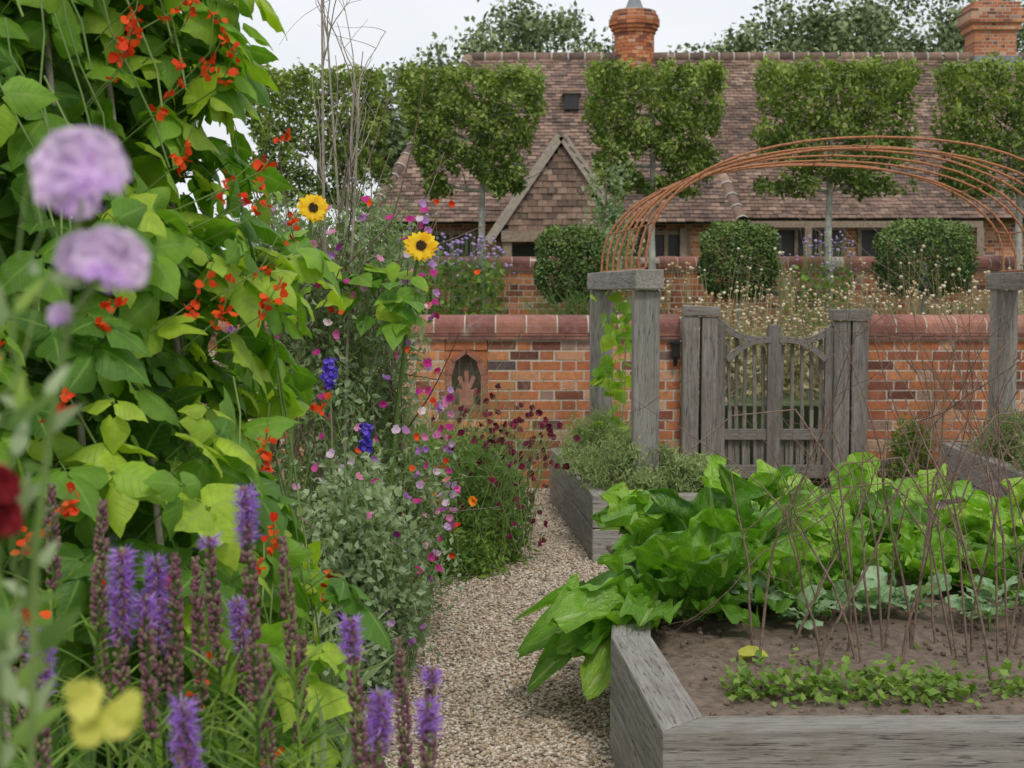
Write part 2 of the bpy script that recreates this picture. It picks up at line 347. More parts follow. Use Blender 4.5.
wb=MB();wall_run(wb,-5,-.505,10.7,0,15);wall_run(wb,-.185,1.27,10.7,0,15);wall_run(wb,-.502,-.188,10.7,0,8);wall_run(wb,-.502,-.188,10.7,1.05,1)
wb.box((-.502,10.93,.6),(-.188,11.02,1.05),1)
coping(wb,-5,1.27,10.7,1.128)
pts=[(-.135,.62),(-.135,.86),(-.1,.97),(0,1.04),(.1,.97),(.135,.86),(.135,.62)]
for (a,c) in zip(pts[:-1],pts[1:]): wb.beam((-.345+a[0],10.72,a[1]),(-.345+c[0],10.72,c[1]),.05,.03,2,.6)
for s in(-1,1): wb.add([(-.345+s*.16,10.712,.88),(-.345+s*.16,10.712,1.05),(-.345,10.712,1.05),(-.345+s*.1,10.712,.98)],[(0,1,2,3) if s<0 else (3,2,1,0)],0,.4)
wb.box((-.505,10.69,.6),(-.185,10.8,.632),2,.3)
for i in range(5):
    a=i/4*math.pi; wb.beam((-.345,10.78,.72),(-.345+.08*math.cos(a),10.77,.74+.15*math.sin(a)),.03,.035,2,.8)
wb.box((-.4,10.74,.632),(-.29,10.8,.74),2,.9)
wb.build('brick_wall',W)
wb=MB();wall_run(wb,2.66,9,10.7,0,15);coping(wb,2.66,9,10.7,1.128);wb.build('brick_wall',W)
wb=MB();wall_run(wb,-7,14,17.5,.3,19);coping(wb,-7,14,17.5,1.73);wb.build('brick_wall',W)
g=MB();g.box((1.2,10.62,1.0),(1.25,10.69,1.1),0);g.box((1.19,10.6,1.1),(1.26,10.69,1.115),0);g.tube([(1.225,10.65,.93),(1.225,10.65,1.0)],.012,.02,8);g.build('wall_lamp',[M_black])

# ---------------------------------------------------------------- gate
g=MB()
for x in (1.33,1.47): g.beam((x,10.62,0),(x,10.62,1.30+random.uniform(-.02,.02)),.12,.13)
g.beam((1.27,10.62,1.35),(1.545,10.62,1.34),.16,.075)
for x in (2.455,2.59): g.beam((x,10.62,0),(x,10.62,1.27),.12,.12)
g.beam((2.38,10.62,1.315),(2.67,10.62,1.32),.16,.08)
g.build('gate_posts',[M_oakd],.006)
g=MB()
cx=1.96
g.beam((cx-.005,10.6,.1),(cx-.005,10.6,1.24),.1,.05)
g.beam((1.56,10.61,.1),(1.56,10.61,1.25),.06,.05);g.beam((2.365,10.61,.1),(2.365,10.61,1.22),.06,.05)
def rail(xa,za,xb,zb,sag,wd=.05,y=10.615):
    P=[(xa+(xb-xa)*t,y,za+(zb-za)*t-sag*math.sin(math.pi*t)) for t in np.linspace(0,1,7)]
    for a,c in zip(P[:-1],P[1:]): g.beam(a,c,.04,wd,0,.5)
rail(1.53,1.27,1.92,1.14,.06);rail(2.0,1.14,2.4,1.22,.06);rail(1.56,.42,2.37,.42,0,.08);rail(1.56,.14,2.37,.14,0,.1)
rail(1.6,.98,1.93,1.13,-.05,.045,10.585);rail(1.99,1.13,2.34,.98,-.05,.045,10.585)
for x in np.concatenate([np.linspace(1.62,1.88,5),np.linspace(2.03,2.31,5)]):
    top=1.14-.05*math.cos((x-1.96)*6)+random.uniform(-.03,.03);dx=random.uniform(-.025,.025)
    xm=x+random.uniform(-.015,.015)
    g.beam((x+dx,10.645,.1),(xm,10.65,.6),.03,.022);g.beam((xm,10.65,.6),(x,10.65,top),.027,.022)
for x in np.linspace(1.6,2.33,10):
    g.beam((x,10.657,.1),(x+random.uniform(-.01,.01),10.657,.44),.062,.014)
g.build('garden_gate',[M_oakd],.004)

# ---------------------------------------------------------------- raised beds
def bed(name,c,h=.4,t=.13,courses=2):
    g=MB();n=len(c);hh=h/courses;C=np.array(c,float);cen=C.mean(0)
    dirs=[(C[(i+1)%n]-C[i])/np.linalg.norm(C[(i+1)%n]-C[i]) for i in range(n)];nin=[]
    for i in range(n):
        q=np.array([-dirs[i][1],dirs[i][0]]);nin.append(q if np.dot(cen-C[i],q)>0 else -q)
    inner=[]
    for i in range(n):
        a,b_=nin[i-1],nin[i];inner.append(C[i]+(a+b_)*t/(1+a@b_))
    for i in range(n):
        j=(i+1)%n;L=np.linalg.norm(C[j]-C[i])
        for k in range(courses):
            off=.002*(k%2);z0=hh*k+.002;z1=hh*(k+1)-.003;rn=random.random();o=rn*7
            e=dirs[i]*.0015
            P=[C[i]+e+nin[i]*off,C[j]-e+nin[i]*off,inner[j]-e,inner[i]+e]
            V=[(p[0],p[1],z) for z in(z0,z1) for p in P]
            lc=[((p-C[i])@dirs[i]+o,(p-C[i])@nin[i]+o,z) for z in(z0,z1) for p in P]
            g.add(V,[(3,2,1,0),(4,5,6,7),(0,1,5,4),(1,2,6,5),(2,3,7,6),(3,0,4,7)],0,rn,lc)
    g.build(name,[M_oak],.007)
bed('raised_bed',[(.375,3.5),(4.4,3.56),(4.4,6.6),(.52,6.6),(.315,4.5)],.4)
soilpatch('bed_soil',.43,4.3,3.62,6.5,.33,.01,9000)
bed('raised_bed',[(.44,7.75),(1.25,7.75),(1.1,10.1),(.27,10.1)],.38,.1)
soilpatch('bed_soil',.52,1.1,7.85,10.0,.33,.01,500)
bed('raised_bed',[(3.0,7.75),(4.2,7.75),(4.1,10.1),(3.05,10.1)],.42,.1)
soilpatch('bed_soil',3.12,4.0,7.85,10.0,.36,.01,500)

# ---------------------------------------------------------------- arch with timber frames
def tframe(x0,x1):
    g=MB();g.beam((x0,8.2,.05),(x0,8.2,1.5),.15,.15);g.beam((x1,9.9,.05),(x1,9.9,1.5),.15,.15)
    g.beam((x0+.01,8.08,1.56),(x1-.01,10.02,1.56),.165,.115);return g.build('timber_arch_frame',[M_oak],.008)
ap=bpy.data.objects.new('rusty_garden_arch',None);scene.collection.objects.link(ap)
tframe(.77,.62);tframe(3.42,3.42)
g=MB()
ts=np.linspace(0,math.pi,33)
def hoop(y,j=0):
    x0=.77-(y-8.2)*.088;x1=3.42;cx=(x0+x1)/2;a=(x1-x0)/2
    return np.stack([cx-a*np.sign(np.cos(ts))*np.abs(np.cos(ts))**.9,np.full(33,y)+.0*ts+j,1.62+.74*np.abs(np.sin(ts))**.85],1)
Hs=[]
for y in np.linspace(8.2,9.9,8):
    h=hoop(y,random.uniform(-.03,.03));h[:,2]+=random.uniform(-.035,.035)*np.sin(ts);h+=np.cumsum(rng.normal(size=(33,3))*.002,0);Hs.append(h);g.tube(h,.008,.008,6)
for i in (3,8,16,24,29): g.tube([h[i]+np.array([0,0,.008]) for h in Hs],.005,.005,5)
for k in (0,-1):
    g.tube([Hs[0][k]+np.array([0,-.06,0]),Hs[-1][k]+np.array([0,.06,0])],.01,.01,6)
g.build('hoops',[M_rust],0,ap)

# ---------------------------------------------------------------- house
hp=bpy.data.objects.new('brick_house',None);scene.collection.objects.link(hp)
def tiles(mb,o,u,v,poly,tw=.165,ga=.105):
    o=np.array(o,float);u=nrm(np.array(u,float));v=nrm(np.array(v,float));n=nrm(np.cross(u,v))
    P=np.array(poly,float);mx=P.max(0);mn=P.min(0)
    rows=int((mx[1]-mn[1])/ga)+1
    Tl=[]
    for r in range(rows):
        vv=mn[1]+(r+.5)*ga;xs=np.arange(mn[0]+(r%2)*tw/2,mx[0]+tw/2,tw)
        cr=[]
        for i in range(len(P)):
            a=P[i];b_=P[(i+1)%len(P)]
            if (a[1]-vv)*(b_[1]-vv)<0: cr.append(a[0]+(b_[0]-a[0])*(vv-a[1])/(b_[1]-a[1]))
        if len(cr)<2: continue
        for x in xs:
            if min(cr)-.02<x<max(cr)+.02: Tl.append((x,vv))
    Tl=np.array(Tl);k=len(Tl)
    sagv=.03*np.sin(Tl[:,0]*1.3)*np.sin(Tl[:,1]*1.1)
    T=o+Tl[:,:1]*u+Tl[:,1:]*v+n*(.03+sagv)[:,None]+n*U(-.007,.007,(k,1))
    vt=nrm(v+n*-.13);Fr=np.repeat(np.stack([u,vt,nrm(np.cross(u,vt))],-1)[None],k,0)
    clus=.5+.5*np.sin(Tl[:,0]*.9)*np.sin(Tl[:,1]*1.7)
    mb.inst(CUB_V,CUB_F,Fr,T,np.stack([np.full(k,tw-.008),np.full(k,ga*1.35),np.full(k,.018)],1),0,np.clip(U(-.1,1.1,k)*.75+clus*.25,0,1))
    mb.add([o+p[0]*u+p[1]*v-n*.02 for p in P],[tuple(range(len(P)))],1)
def roof(name,e0,e1,r0,r1):
    mb=MB();e0,e1,r0,r1=[np.array(a,float) for a in(e0,e1,r0,r1)]
    u=nrm(e1-e0);nn=r0-e0;v=nn-(nn@u)*u;v/=np.linalg.norm(v)
    f=lambda p:((p-e0)@u,(p-e0)@v)
    tiles(mb,e0,u,v,[f(e0),f(e1),f(r1),f(r0)]);return mb.build(name,[M_tile,M_dark],0,hp)
ZA=6.22;ZB=6.5
roof('roof_front',(-2.6,25.5,2.7),(4.1,25.5,2.7),(-.87,29.5,ZA),(3.2,29.5,ZA))
roof('roof_hip_right',(4.1,25.5,2.7),(4.1,33.5,2.7),(3.2,29.49,ZA),(3.2,29.51,ZA))
roof('roof_hip_left',(-2.6,33.5,2.7),(-2.6,25.5,2.7),(-.87,29.51,ZA),(-.87,29.49,ZA))
roof('roof_back',(4.1,33.5,2.7),(-2.6,33.5,2.7),(3.2,29.5,ZA),(-.87,29.5,ZA))
roof('roof_wing',(3.4,27.2,2.85),(15,27.2,2.85),(3.0,31.2,ZB),(13.5,31.2,ZB))
roof('roof_wing_back',(15,35.2,2.85),(3.4,35.2,2.85),(13.5,31.2,ZB),(3.0,31.2,ZB))
mb=MB()
def ridge(a,b_,mat=0):
    a=np.array(a,float);b_=np.array(b_,float);L=np.linalg.norm(b_-a);n=int(L/.32)
    for i in range(n):
        p=a+(b_-a)*i/n;q=a+(b_-a)*(i+.93)/n;mb.tube([p,q],.11,.12,8,mat)
        mb.tube([a+(b_-a)*(i+.9)/n,a+(b_-a)*(i+1)/n],.128,.128,8,1)
ridge((-.87,29.5,ZA+.02),(3.2,29.5,ZA+.02));ridge((3.2,31.2,ZB+.02),(13.5,31.2,ZB+.02));ridge((-.87,29.5,ZA+.02),(-2.6,25.5,2.72));ridge((3.2,29.5,ZA+.02),(4.1,25.5,2.72))
mb.build('ridge_tiles',[M_tile,M_plaster],0,hp)
mb=MB();wall_run(mb,-2.3,3.9,26.0,.6,28,.3);wall_run(mb,3.9,14.5,27.6,.6,30,.3)
mb.build('house_walls',[M_brick,M_mortar],0,hp)
mb=MB()
def window(x0,x1,z0,z1,y,nm=3):
    mb.box((x0,y-.02,z0),(x1,y-.008,z1),0)
    for i in range(nm+1):
        x=x0+(x1-x0)*i/nm;mb.box((x-.035,y-.07,z0),(x+.035,y-.021,z1),1)
    mb.box((x0-.05,y-.08,z1),(x1+.05,y-.01,z1+.08),1);mb.box((x0-.05,y-.08,z0-.07),(x1+.05,y-.01,z0),1)
window(-1.9,-.7,1.5,2.5,26.0);window(1.6,3.2,1.4,2.5,26.0,4)
window(4.1,6.4,1.4,2.65,27.6,5);window(6.7,8.6,1.4,2.65,27.6,4)
window(10.2,11.6,1.6,2.6,27.6,3)
mb.box((3.95,27.0,2.68),(8.9,27.1,2.8),1)
for x in (4.15,5.6,7.2,8.85): mb.beam((x,27.05,.6),(x,27.05,2.68),.13,.13,1)
for x in (-.2,.9,2.0,3.1): mb.beam((x,25.9,.6),(x,25.9,2.62),.12,.12,1)
mb.build('windows_and_frames',[M_dark,M_timber],0,hp)
mb=MB();ax,az,y0=.82,4.05,24.0;hw,dz=1.15,1.65
for s in(-1,1):
    v=np.array([-s*hw,0,dz]);L=np.linalg.norm(v)
    if s<0: tiles(mb,(ax-hw,27,az-dz),(0,-1,0),v,[(0,0),(3,0),(3,L),(0,L)])
    else: tiles(mb,(ax+hw,24,az-dz),(0,1,0),v,[(0,0),(3,0),(3,L),(0,L)])
    mb.beam((ax+s*(hw+.08),y0-.04,az-dz-.1),(ax+s*.02,y0-.04,az+.02),.05,.15,3,.7)
tiles(mb,(ax-hw+.1,y0+.08,az-dz),(1,0,0),(0,0.001,1),[(0,0),(2*hw-.2,0),(hw-.1,dz-.15),(hw-.101,dz-.15)])
for s in(-1,1): mb.beam((ax+s*.9,y0+.05,.6),(ax+s*.9,y0+.05,az-dz),.15,.15,2)
mb.beam((ax-1,y0-.02,az-dz),(ax+1,y0-.02,az-dz),.12,.18,2)
mb.box((ax-.8,y0+1,.6),(ax+.8,y0+1.1,2.3),1)
mb.build('porch',[M_tile,M_dark,M_timber,M_ptimber],0,hp)
def octc(mb,cx,cy,z0,z1,r,mat=0,n=8):
    for k in range(int((z1-z0)/.074)):
        z=z0+k*.075
        for i in range(n):
            for hh in range(2):
                a0=(i+hh*.5+(k%2)*.25)/n*2*math.pi;a1=a0+.47/n*2*math.pi
                P=[(cx+q*math.cos(a),cy+q*math.sin(a)) for q in(r,r-.1) for a in(a0,a1)]
                V=[(p[0],p[1],zz) for zz in(z,z+.066) for p in P]
                mb.add(V,[(0,1,5,4),(2,6,7,3),(0,4,6,2),(1,3,7,5),(4,5,7,6),(0,2,3,1)],mat,random.betavariate(2,2))
    mb.tube([(cx,cy,z0),(cx,cy,z1)],r-.02,r-.02,16,1)
mb=MB()
zc=6.72
octc(mb,2.5,29.5,5.6,zc,.41)
for i,r in enumerate((.44,.48,.52,.52,.49,.45)): octc(mb,2.5,29.5,zc+i*.075,zc+i*.075+.077,r)
mb.tube([(2.5,29.5,zc+.2),(2.5,29.5,zc+.46)],.43,.43,12,1)
mb.tube([(2.5,29.5,zc+.45),(2.5,29.5,zc+.52),(2.5,29.5,zc+.56),(2.5,29.5,zc+.75)],np.array([.38,.2,.17,.1]),None,12,2)
mb.build('chimney',[M_brick,M_mortar,M_lead],0,hp)
mb=MB()
wall_run(mb,9.95,10.85,31.0,5.8,17,.7);wall_run(mb,9.88,10.92,30.93,7.08,2,.84);wall_run(mb,9.82,10.98,30.87,7.23,4,.96);wall_run(mb,9.9,10.9,30.95,7.53,2,.8)
mb.tube([(10.4,31.3,7.6),(10.4,31.3,8.1)],.2,.17,12,0)
mb.box((9.9,30.8,6.2),(10.9,30.95,6.5),2)
mb.build('chimney',[M_brick,M_mortar,M_lead],0,hp)
mb=MB();mb.box((1.02,27.9,5.0),(1.3,28.6,5.3),0);mb.box((.98,27.85,5.3),(1.34,28.9,5.34),1);mb.build('roof_vent',[M_dark,M_tile],0,hp)

# ---------------------------------------------------------------- vegetation helpers
def branch(mb,p,d,L,r,depth,mat=0,sides=5,wob=.12,kids=3,grav=0,out=None):
    p=np.array(p,float);d=nrm(np.array(d,float));n=6;pts=[p]
    for i in range(n):
        d=nrm(d+rng.normal(size=3)*wob+np.array([0,0,-grav]));pts.append(pts[-1]+d*L/n)
    mb.tube(pts,r,r*.45,sides,mat)
    if out is not None: out.append(pts[-1])
    if depth>0:
        for k in range(kids):
            i=random.randint(2,n);dd=nrm(d+rng.normal(size=3)*.6)
            branch(mb,pts[i],dd,L*random.uniform(.45,.7),r*.5,depth-1,mat,max(3,sides-1),wob,kids,grav,out)
    return pts
def foliage(mb,P,size,mat,up=.5,rnd=None,outc=None,tv=LF_V,tf=LF_F,lc=None,droop=.2,smooth=False):
    n=len(P);d=rdir(n);nr=rdir(n)*.8+np.array([0,0,up])
    if outc is not None:
        o=nrm(P-outc);d=d+o*.6;nr=nr+o*.6
    d=d+np.array([0,0,-droop])
    s=size*U(.65,1.3,n)
    mb.inst(tv,tf,frames(d,nr),P,s,mat,rnd,lc,smooth)
def clumps(C,R,n):
    i=rng.integers(0,len(C),n);off=rng.normal(size=(n,3))*np.array(R)*.55
    cr=U(0,1,len(C))
    return C[i]+off,np.clip(cr[i]*.5+U(0,.5,n),0,1)
def pleached(x0,x1,tx,z0=2.6,z1=3.92,y=16,th=.33,n=12500,taper=.12):
    mb=MB()
    cx=(x0+x1)/2;hx=(x1-x0)/2;hz=(z1-z0)/2;cz=(z0+z1)/2;ph=U(0,6,6)
    mb.tube([(tx,y,.55),(tx+.02,y,1.3),(tx-.01,y,2.1),(tx,y,z0+.1),(tx,y,z1-.3)],.055,.025,8,1)
    for zz in np.linspace(z0+.05,z1-.2,5):
        for s in(-1,1):
            branch(mb,(tx,y,zz-.05),(s,random.uniform(-.15,.15),.15),hx*.62,.02,1,1,4,.08,3)
    k=int(n*.62);q=U(-1,1,(k,3))
    face=rng.choice(3,k,p=[.15,.6,.25]);sg=np.sign(U(-1,1,k));sg[face==1]=np.where(U(0,1,(face==1).sum())<.75,-1,1)
    q[np.arange(k),face]=sg*U(.78,1.05,k)
    P2=U(-1,1,(n-k,3));P=np.concatenate([q,P2])
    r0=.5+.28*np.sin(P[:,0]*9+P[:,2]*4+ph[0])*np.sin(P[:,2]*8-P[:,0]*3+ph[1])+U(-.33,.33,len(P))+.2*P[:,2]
    tp=1-taper*(1-(P[:,2]+1)/2)**1.2*2
    lump=1+.03*np.sin(P[:,2]*7+ph[2])+.03*np.sin(P[:,2]*15+ph[3])
    X=cx+(tx-cx)*.3*(P[:,2]<-.5)+P[:,0]*hx*tp*lump
    Yp=y+P[:,1]*th*(1+.25*np.sin(P[:,0]*8+ph[4])*np.sin(P[:,2]*9+ph[5]))
    Z=cz+P[:,2]*hz*(1+.03*np.sin(P[:,0]*9+ph[1])+.02*np.sin(P[:,0]*21+ph[0]))+rng.normal(size=len(P))*.02
    g1=np.sin(X*9+ph[0])+np.sin(Z*12+X*5)+.7*np.sin(X*23+Z*19)
    th_=np.interp(P[:,2],[-1,-.6,-.1,1],[-.1,-.9,-1.5,-2.0])
    keep=g1>th_
    PP=np.stack([X,Yp,Z],1)[keep];r=np.clip(r0[keep],0,1)
    foliage(mb,PP,.062,0,.5,r)
    for j in range(16):
        xx=cx+U(-.95,.95)*hx;kk=12;foliage(mb,np.stack([xx+rng.normal(size=kk)*.03,y+rng.normal(size=kk)*.12,z1-.02+np.abs(rng.normal(size=kk))*.05],1),.05,0)
    mb.build('pleached_hornbeam',[M_hornbeam,M_trunk])
pleached(-2.90,-1.42,-2.15,taper=.0,z0=2.45)
pleached(-1.26,.36,-.33,taper=.17)
pleached(.82,2.34,1.57,taper=.1,z1=3.97)
pleached(2.76,4.42,3.55,taper=.02,z1=3.99,n=13500)
pleached(4.76,6.6,5.68,taper=.04,z1=4.0,n=13500)
for (x,hw,zt) in((.585,.33,2.12),(2.27,.36,2.16),(4.13,.44,2.18)):
    mb=MB();n=10000;u=rng.normal(size=(n,3));u=u/((np.abs(u)**4).sum(1)**.25)[:,None];rr=U(.8,1.03,n)[:,None]*(1+.04*np.sin(u[:,:1]*9+u[:,2:]*7))
    hz_=.36
    c0=np.array([x,14.3,zt-hz_])
    P=u*rr*np.array([hw,hw,hz_])+c0
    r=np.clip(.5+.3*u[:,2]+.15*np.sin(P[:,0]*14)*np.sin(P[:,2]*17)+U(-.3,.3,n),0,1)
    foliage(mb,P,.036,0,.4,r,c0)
    mb.tube([(x,14.3,.5),(x,14.3,zt-.4)],.04,.03,7,1)
    mb.build('box_shrub',[M_dkshrub,M_trunk])
def bigtree(name,x,y,ht,rx,rz,n=9000,ls=.22):
    mb=MB();z0=.4;cz=ht-rz
    ends=[];n=int(n*1.35)
    mb.tube([(x,y,z0),(x+.1,y,cz*.5),(x,y,cz)],.35,.2,9,1)
    for k in range(9):
        a=k/9*6.28;branch(mb,(x,y,cz-rz*.5),(math.cos(a),math.sin(a),.8),rx*.9,.14,2,1,5,.12,3,0,ends)
    nc=90;u=rdir(nc)*U(.45,1,nc)[:,None]**.5
    C=u*np.array([rx,rx*.8,rz]);C=np.concatenate([C,np.array(ends)-np.array([x,y,cz])])
    C[:,2]=np.clip(C[:,2],-rz,rz)
    P,r=clumps(C,(rx*.19,rx*.19,rz*.15),n)
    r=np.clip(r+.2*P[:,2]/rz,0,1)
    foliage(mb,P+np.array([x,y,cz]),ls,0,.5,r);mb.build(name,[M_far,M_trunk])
bigtree('oak_tree',-1.4,50,10.3,2.6,2.9);bigtree('oak_tree',1.3,52,12.2,3.1,3.8,13000);bigtree('oak_tree',-3.4,52,9.6,2.1,2.6,8000)
bigtree('oak_tree',7.2,50,10.4,2.2,2.2,6000);bigtree('oak_tree',10.6,50,11.9,2.6,3,9000);bigtree('oak_tree',14.2,52,13,3.2,3.8,11000);bigtree('oak_tree',18,52,13,3.2,3.8,9000)
mb=MB();n=7000;P=np.stack([U(-60,40,n),U(70,76,n),U(.5,3.2,n)],1);foliage(mb,P,.8,0);mb.build('distant_tree_line',[M_far])

def meadow(name,x0,x1,y0,y1,n,zlo,zhi,mats,hs=.016,lf=12,tall=.1):
    mb=MB();T=[]
    for i in range(n):
        x=U(x0,x1);y=U(y0,y1);z=U(zlo,zhi)+(U(.1,.4) if U()<tall else 0);p0=np.array([x,y,.58]);p1=np.array([x+U(-.12,.12),y+U(-.1,.1),z]);m_=(p0+p1)/2+rng.normal(size=3)*.03
        mb.tube([p0,m_,p1],.0032,.002,3,0);T.append(p1)
        for k in range(2):
            q=p1+np.array([U(-.1,.1),U(-.05,.05),U(-.14,.04)]);mb.tube([m_,(m_+q)/2+np.array([0,0,-.02]),q],.0022,.0018,3,0);T.append(q)
    T=np.array(T);s=hs*U(.6,1.3,len(T));mb.inst(ICO_V,ICO_F,EYE(len(T)),T,s,1,None)
    k=n*lf;P=np.stack([U(x0,x1,k),U(y0,y1,k),.6+(zlo-.6)*U(0,1.05,k)],1);foliage(mb,P,.08,2,.3)
    mb.build(name,mats)
meadow('scabious_meadow',1.25,6.2,11.4,13.6,500,1.1,1.52,[M_dry,M_seed,M_dry],.014,12,.22)
meadow('scabious_meadow',2.9,6.0,14.9,16.2,60,1.3,1.7,[M_dry,M_seed,M_green],.016,10,.2)
meadow('tall_perennials',3.0,3.7,15.2,16,30,1.7,2.15,[M_stem,M_mauve,M_green],.016,18,.1)
meadow('tall_perennials',-1.4,-.1,15.2,16,70,1.75,2.1,[M_stem,M_mauve,M_green],.02,25,.1)
mb=MB();nC=26;zz=U(1.2,2.75,nC);C=np.stack([1.02+rng.normal(size=nC)*.12,U(15,15.4,nC),zz],1);P,r=clumps(C,(.13,.1,.15),1900);foliage(mb,P,.055,0,.4,r);mb.tube([(1.0,15.2,.6),(1.0,15.2,2.7)],.02,.008,5,1);mb.build('climbing_shrub',[M_greyg,M_twig])
mb=MB()
for i in range(260):
    x=U(.3,.85);mb.tube([(x,12.4,.6),(x+U(-.1,.1),12.4,1.2),(x+U(-.3,.3),12.3,U(1.3,1.5))],.005,.002,3,0)
mb.build('ornamental_grass',[M_stem])

# ---------------------------------------------------------------- runner beans
mb=MB();cx,cy=-1.42,3.35
def RB(z): return np.interp(z,[0,.4,.8,1.5,2.2,2.9],[.98,1.0,.95,.85,.72,.6])
def beanpts(n,lo,hi,thlo=-2.6,thhi=1.4):
    th=U(thlo,thhi,n);z=U(.05,2.95,n);r=RB(z)*U(lo,hi,n)*(1+.1*np.sin(5*th+4*z)+.07*np.sin(9*z+th*2))
    return np.stack([cx+r*np.cos(th),cy+r*np.sin(th),z],1),th
P,th=beanpts(1600,.76,1.03)
allP=[];allD=[];allN=[];allR=[];allS=[]
for p,a in zip(P,th):
    o=np.array([math.cos(a),math.sin(a),0]);d0=nrm(o*.5+np.array([0,0,-.55])+rng.normal(size=3)*.35);nr=nrm(o*.9+np.array([0,0,.8])+rng.normal(size=3)*.4)
    side=np.cross(d0,nr);rr=U(0,1)**1.1*.85;sz_=U(.055,.12)
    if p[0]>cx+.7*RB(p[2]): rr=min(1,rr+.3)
    for k,(sd,f) in enumerate(((0,1),(1,.1),(-1,.1))):
        allP.append(p+d0*(.03 if k==0 else 0)+side*sd*.012);allD.append(nrm(d0*f+side*sd*.95+rng.normal(size=3)*.15) if k else d0);allN.append(nr+rng.normal(size=3)*.25);allR.append(np.clip(rr+U(-.12,.12),0,1));allS.append(sz_*U(.85,1.1))
    mb.tube([p-o*.1-np.array([0,0,.04]),p-o*.03+np.array([0,0,.015]),p],.0018,.0015,3,1)
allP=np.array(allP);allD=np.array(allD);allN=np.array(allN);allR=np.array(allR);allS=np.array(allS)
ix=rng.integers(0,3,len(allP))
for k in range(3):
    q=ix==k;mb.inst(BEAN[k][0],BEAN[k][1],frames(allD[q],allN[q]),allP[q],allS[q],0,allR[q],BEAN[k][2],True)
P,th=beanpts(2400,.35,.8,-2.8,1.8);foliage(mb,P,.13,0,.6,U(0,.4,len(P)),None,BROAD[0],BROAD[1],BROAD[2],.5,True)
for k in range(14):
    a=-2.4+k*.29;mb.tube([(cx+.8*math.cos(a),cy+.8*math.sin(a),0),(cx+.45*math.cos(a),cy+.45*math.sin(a),3.1)],.009,.007,6,3)
for k in range(70):
    a=U(-2.2,.8);z=U(.1,2.4);pts=[]
    for i in range(7):
        r=RB(z)*.98;pts.append((cx+r*math.cos(a),cy+r*math.sin(a),z));a+=U(-.06,.06);z+=.07+U(0,.03)
    mb.tube(pts,.003,.0025,4,1)
F0=[]
spots=[(a,z) for a,z in zip(U(-1.75,-.05,58),U(.4,2.3,58))]+[(U(-.75,-.1),U(1.6,2.1)) for _ in range(5)]
for a,z in spots:
    r=RB(z)*1.08;b0=np.array([cx+r*math.cos(a),cy+r*math.sin(a),z]);ax=nrm(np.array([math.cos(a)*.6,math.sin(a)*.6,1])+rng.normal(size=3)*.25)
    mb.tube([b0-ax*.08-np.array([math.cos(a),math.sin(a),0])*.08,b0,b0+ax*.1],.002,.0013,4,1)
    for k in range(random.randint(2,7)): F0.append(b0+ax*U(-.03,.09)+rdir(1)[0]*.012)
F0=np.array(F0)
for _ in range(3): foliage(mb,F0+rng.normal(size=F0.shape)*.003,.0165,2,.2,None,None,PETS[0]*np.array([.9,1,1.5]),PETS[1],PETS[2],0,True)
mb.build('runner_bean_plant',[M_bean,M_stem,M_red,M_ptwig])

# ---------------------------------------------------------------- sweet peas on twigs (mid left)
def flowers(mb,P,size,mat,petals=4,rnd=None,flat=False):
    n=len(P);rn=U(0,1,n) if rnd is None else rnd
    nrml=nrm(np.tile(np.array([.1,-1,.5]),(n,1))+rng.normal(size=(n,3))*.6)
    a=nrm(np.cross(nrml,rdir(n)));b_=np.cross(nrml,a)
    for k in range(petals):
        t_=k/petals*2*math.pi;d=a*math.cos(t_)+b_*math.sin(t_)+nrml*(.25 if flat else .5)
        mb.inst(PETS[0],PETS[1],frames(d,nrml),P,size*U(.7,1.2,n),mat,np.clip(rn+U(-.02,.02,n),0,1),PETS[2],True)
def bushpts(c,R,n,nc=40,cl=.25):
    u=rdir(nc)*(U(.2,1,nc)[:,None]**.5);u[:,2]=np.abs(u[:,2])*1.0
    C=np.array(c)+u*np.array(R);return clumps(C,np.array(R)*cl,n)
mb=MB();sx=-.78
for k in range(16):
    a=U(0,6.28);b0=(sx+.4*math.cos(a),6.1+.4*math.sin(a),0);branch(mb,b0,(-.12*math.cos(a),-.12*math.sin(a),1),U(1.4,1.8),.009,1,1,4,.05,3)
nC=190;zz=U(.1,1.78,nC);rr=np.interp(zz,[0,1,1.8],[.46,.46,.34])*U(0,1,nC)**.5;aa=U(0,6.28,nC)
C=np.stack([sx+rr*np.cos(aa),6.1+rr*np.sin(aa),zz],1);P,r=clumps(C,(.11,.11,.13),21000)
foliage(mb,P,.038,0,.4,r,tv=LF_V*np.array([.8,1,1]))
n=1800;q=P[rng.integers(0,len(P),n)]
for i in range(n):
    p=q[i];mb.tube([p,p+np.array([U(-.06,.06),U(-.06,.06),.06]),p+np.array([U(-.1,.1),U(-.1,.1),.15])],.0018,.0012,3,2)
n=190;z=U(.3,1.9,n);a=U(-2.6,.5,n);rr=np.interp(z,[0,1,1.9],[.53,.52,.40]);FP=np.stack([sx+rr*np.cos(a),6.1+rr*np.sin(a),z],1);flowers(mb,FP,.022,3)
FP=FP[:36]+rng.normal(size=(36,3))*.1;flowers(mb,FP,.017,4,4)
mb.build('sweet_pea_plant',[M_greyg,M_twig,M_stem,M_multi,M_red])
mb=MB()
for (x,y,dx,L) in((-.72,5.9,.0,2.9),(-.66,6.1,-.06,2.6),(-.78,6.0,.04,2.4),(-.7,5.8,.01,2.2)):
    pts=branch(mb,(x,y,0),(dx,0,1),L,.010,0,0,5,.02,0)
    for k in range(7):
        i=random.randint(3,6);branch(mb,pts[i],(U(-.5,.5),U(-.3,.3),1),U(.2,.55),.0035,1,0,4,.12,2)
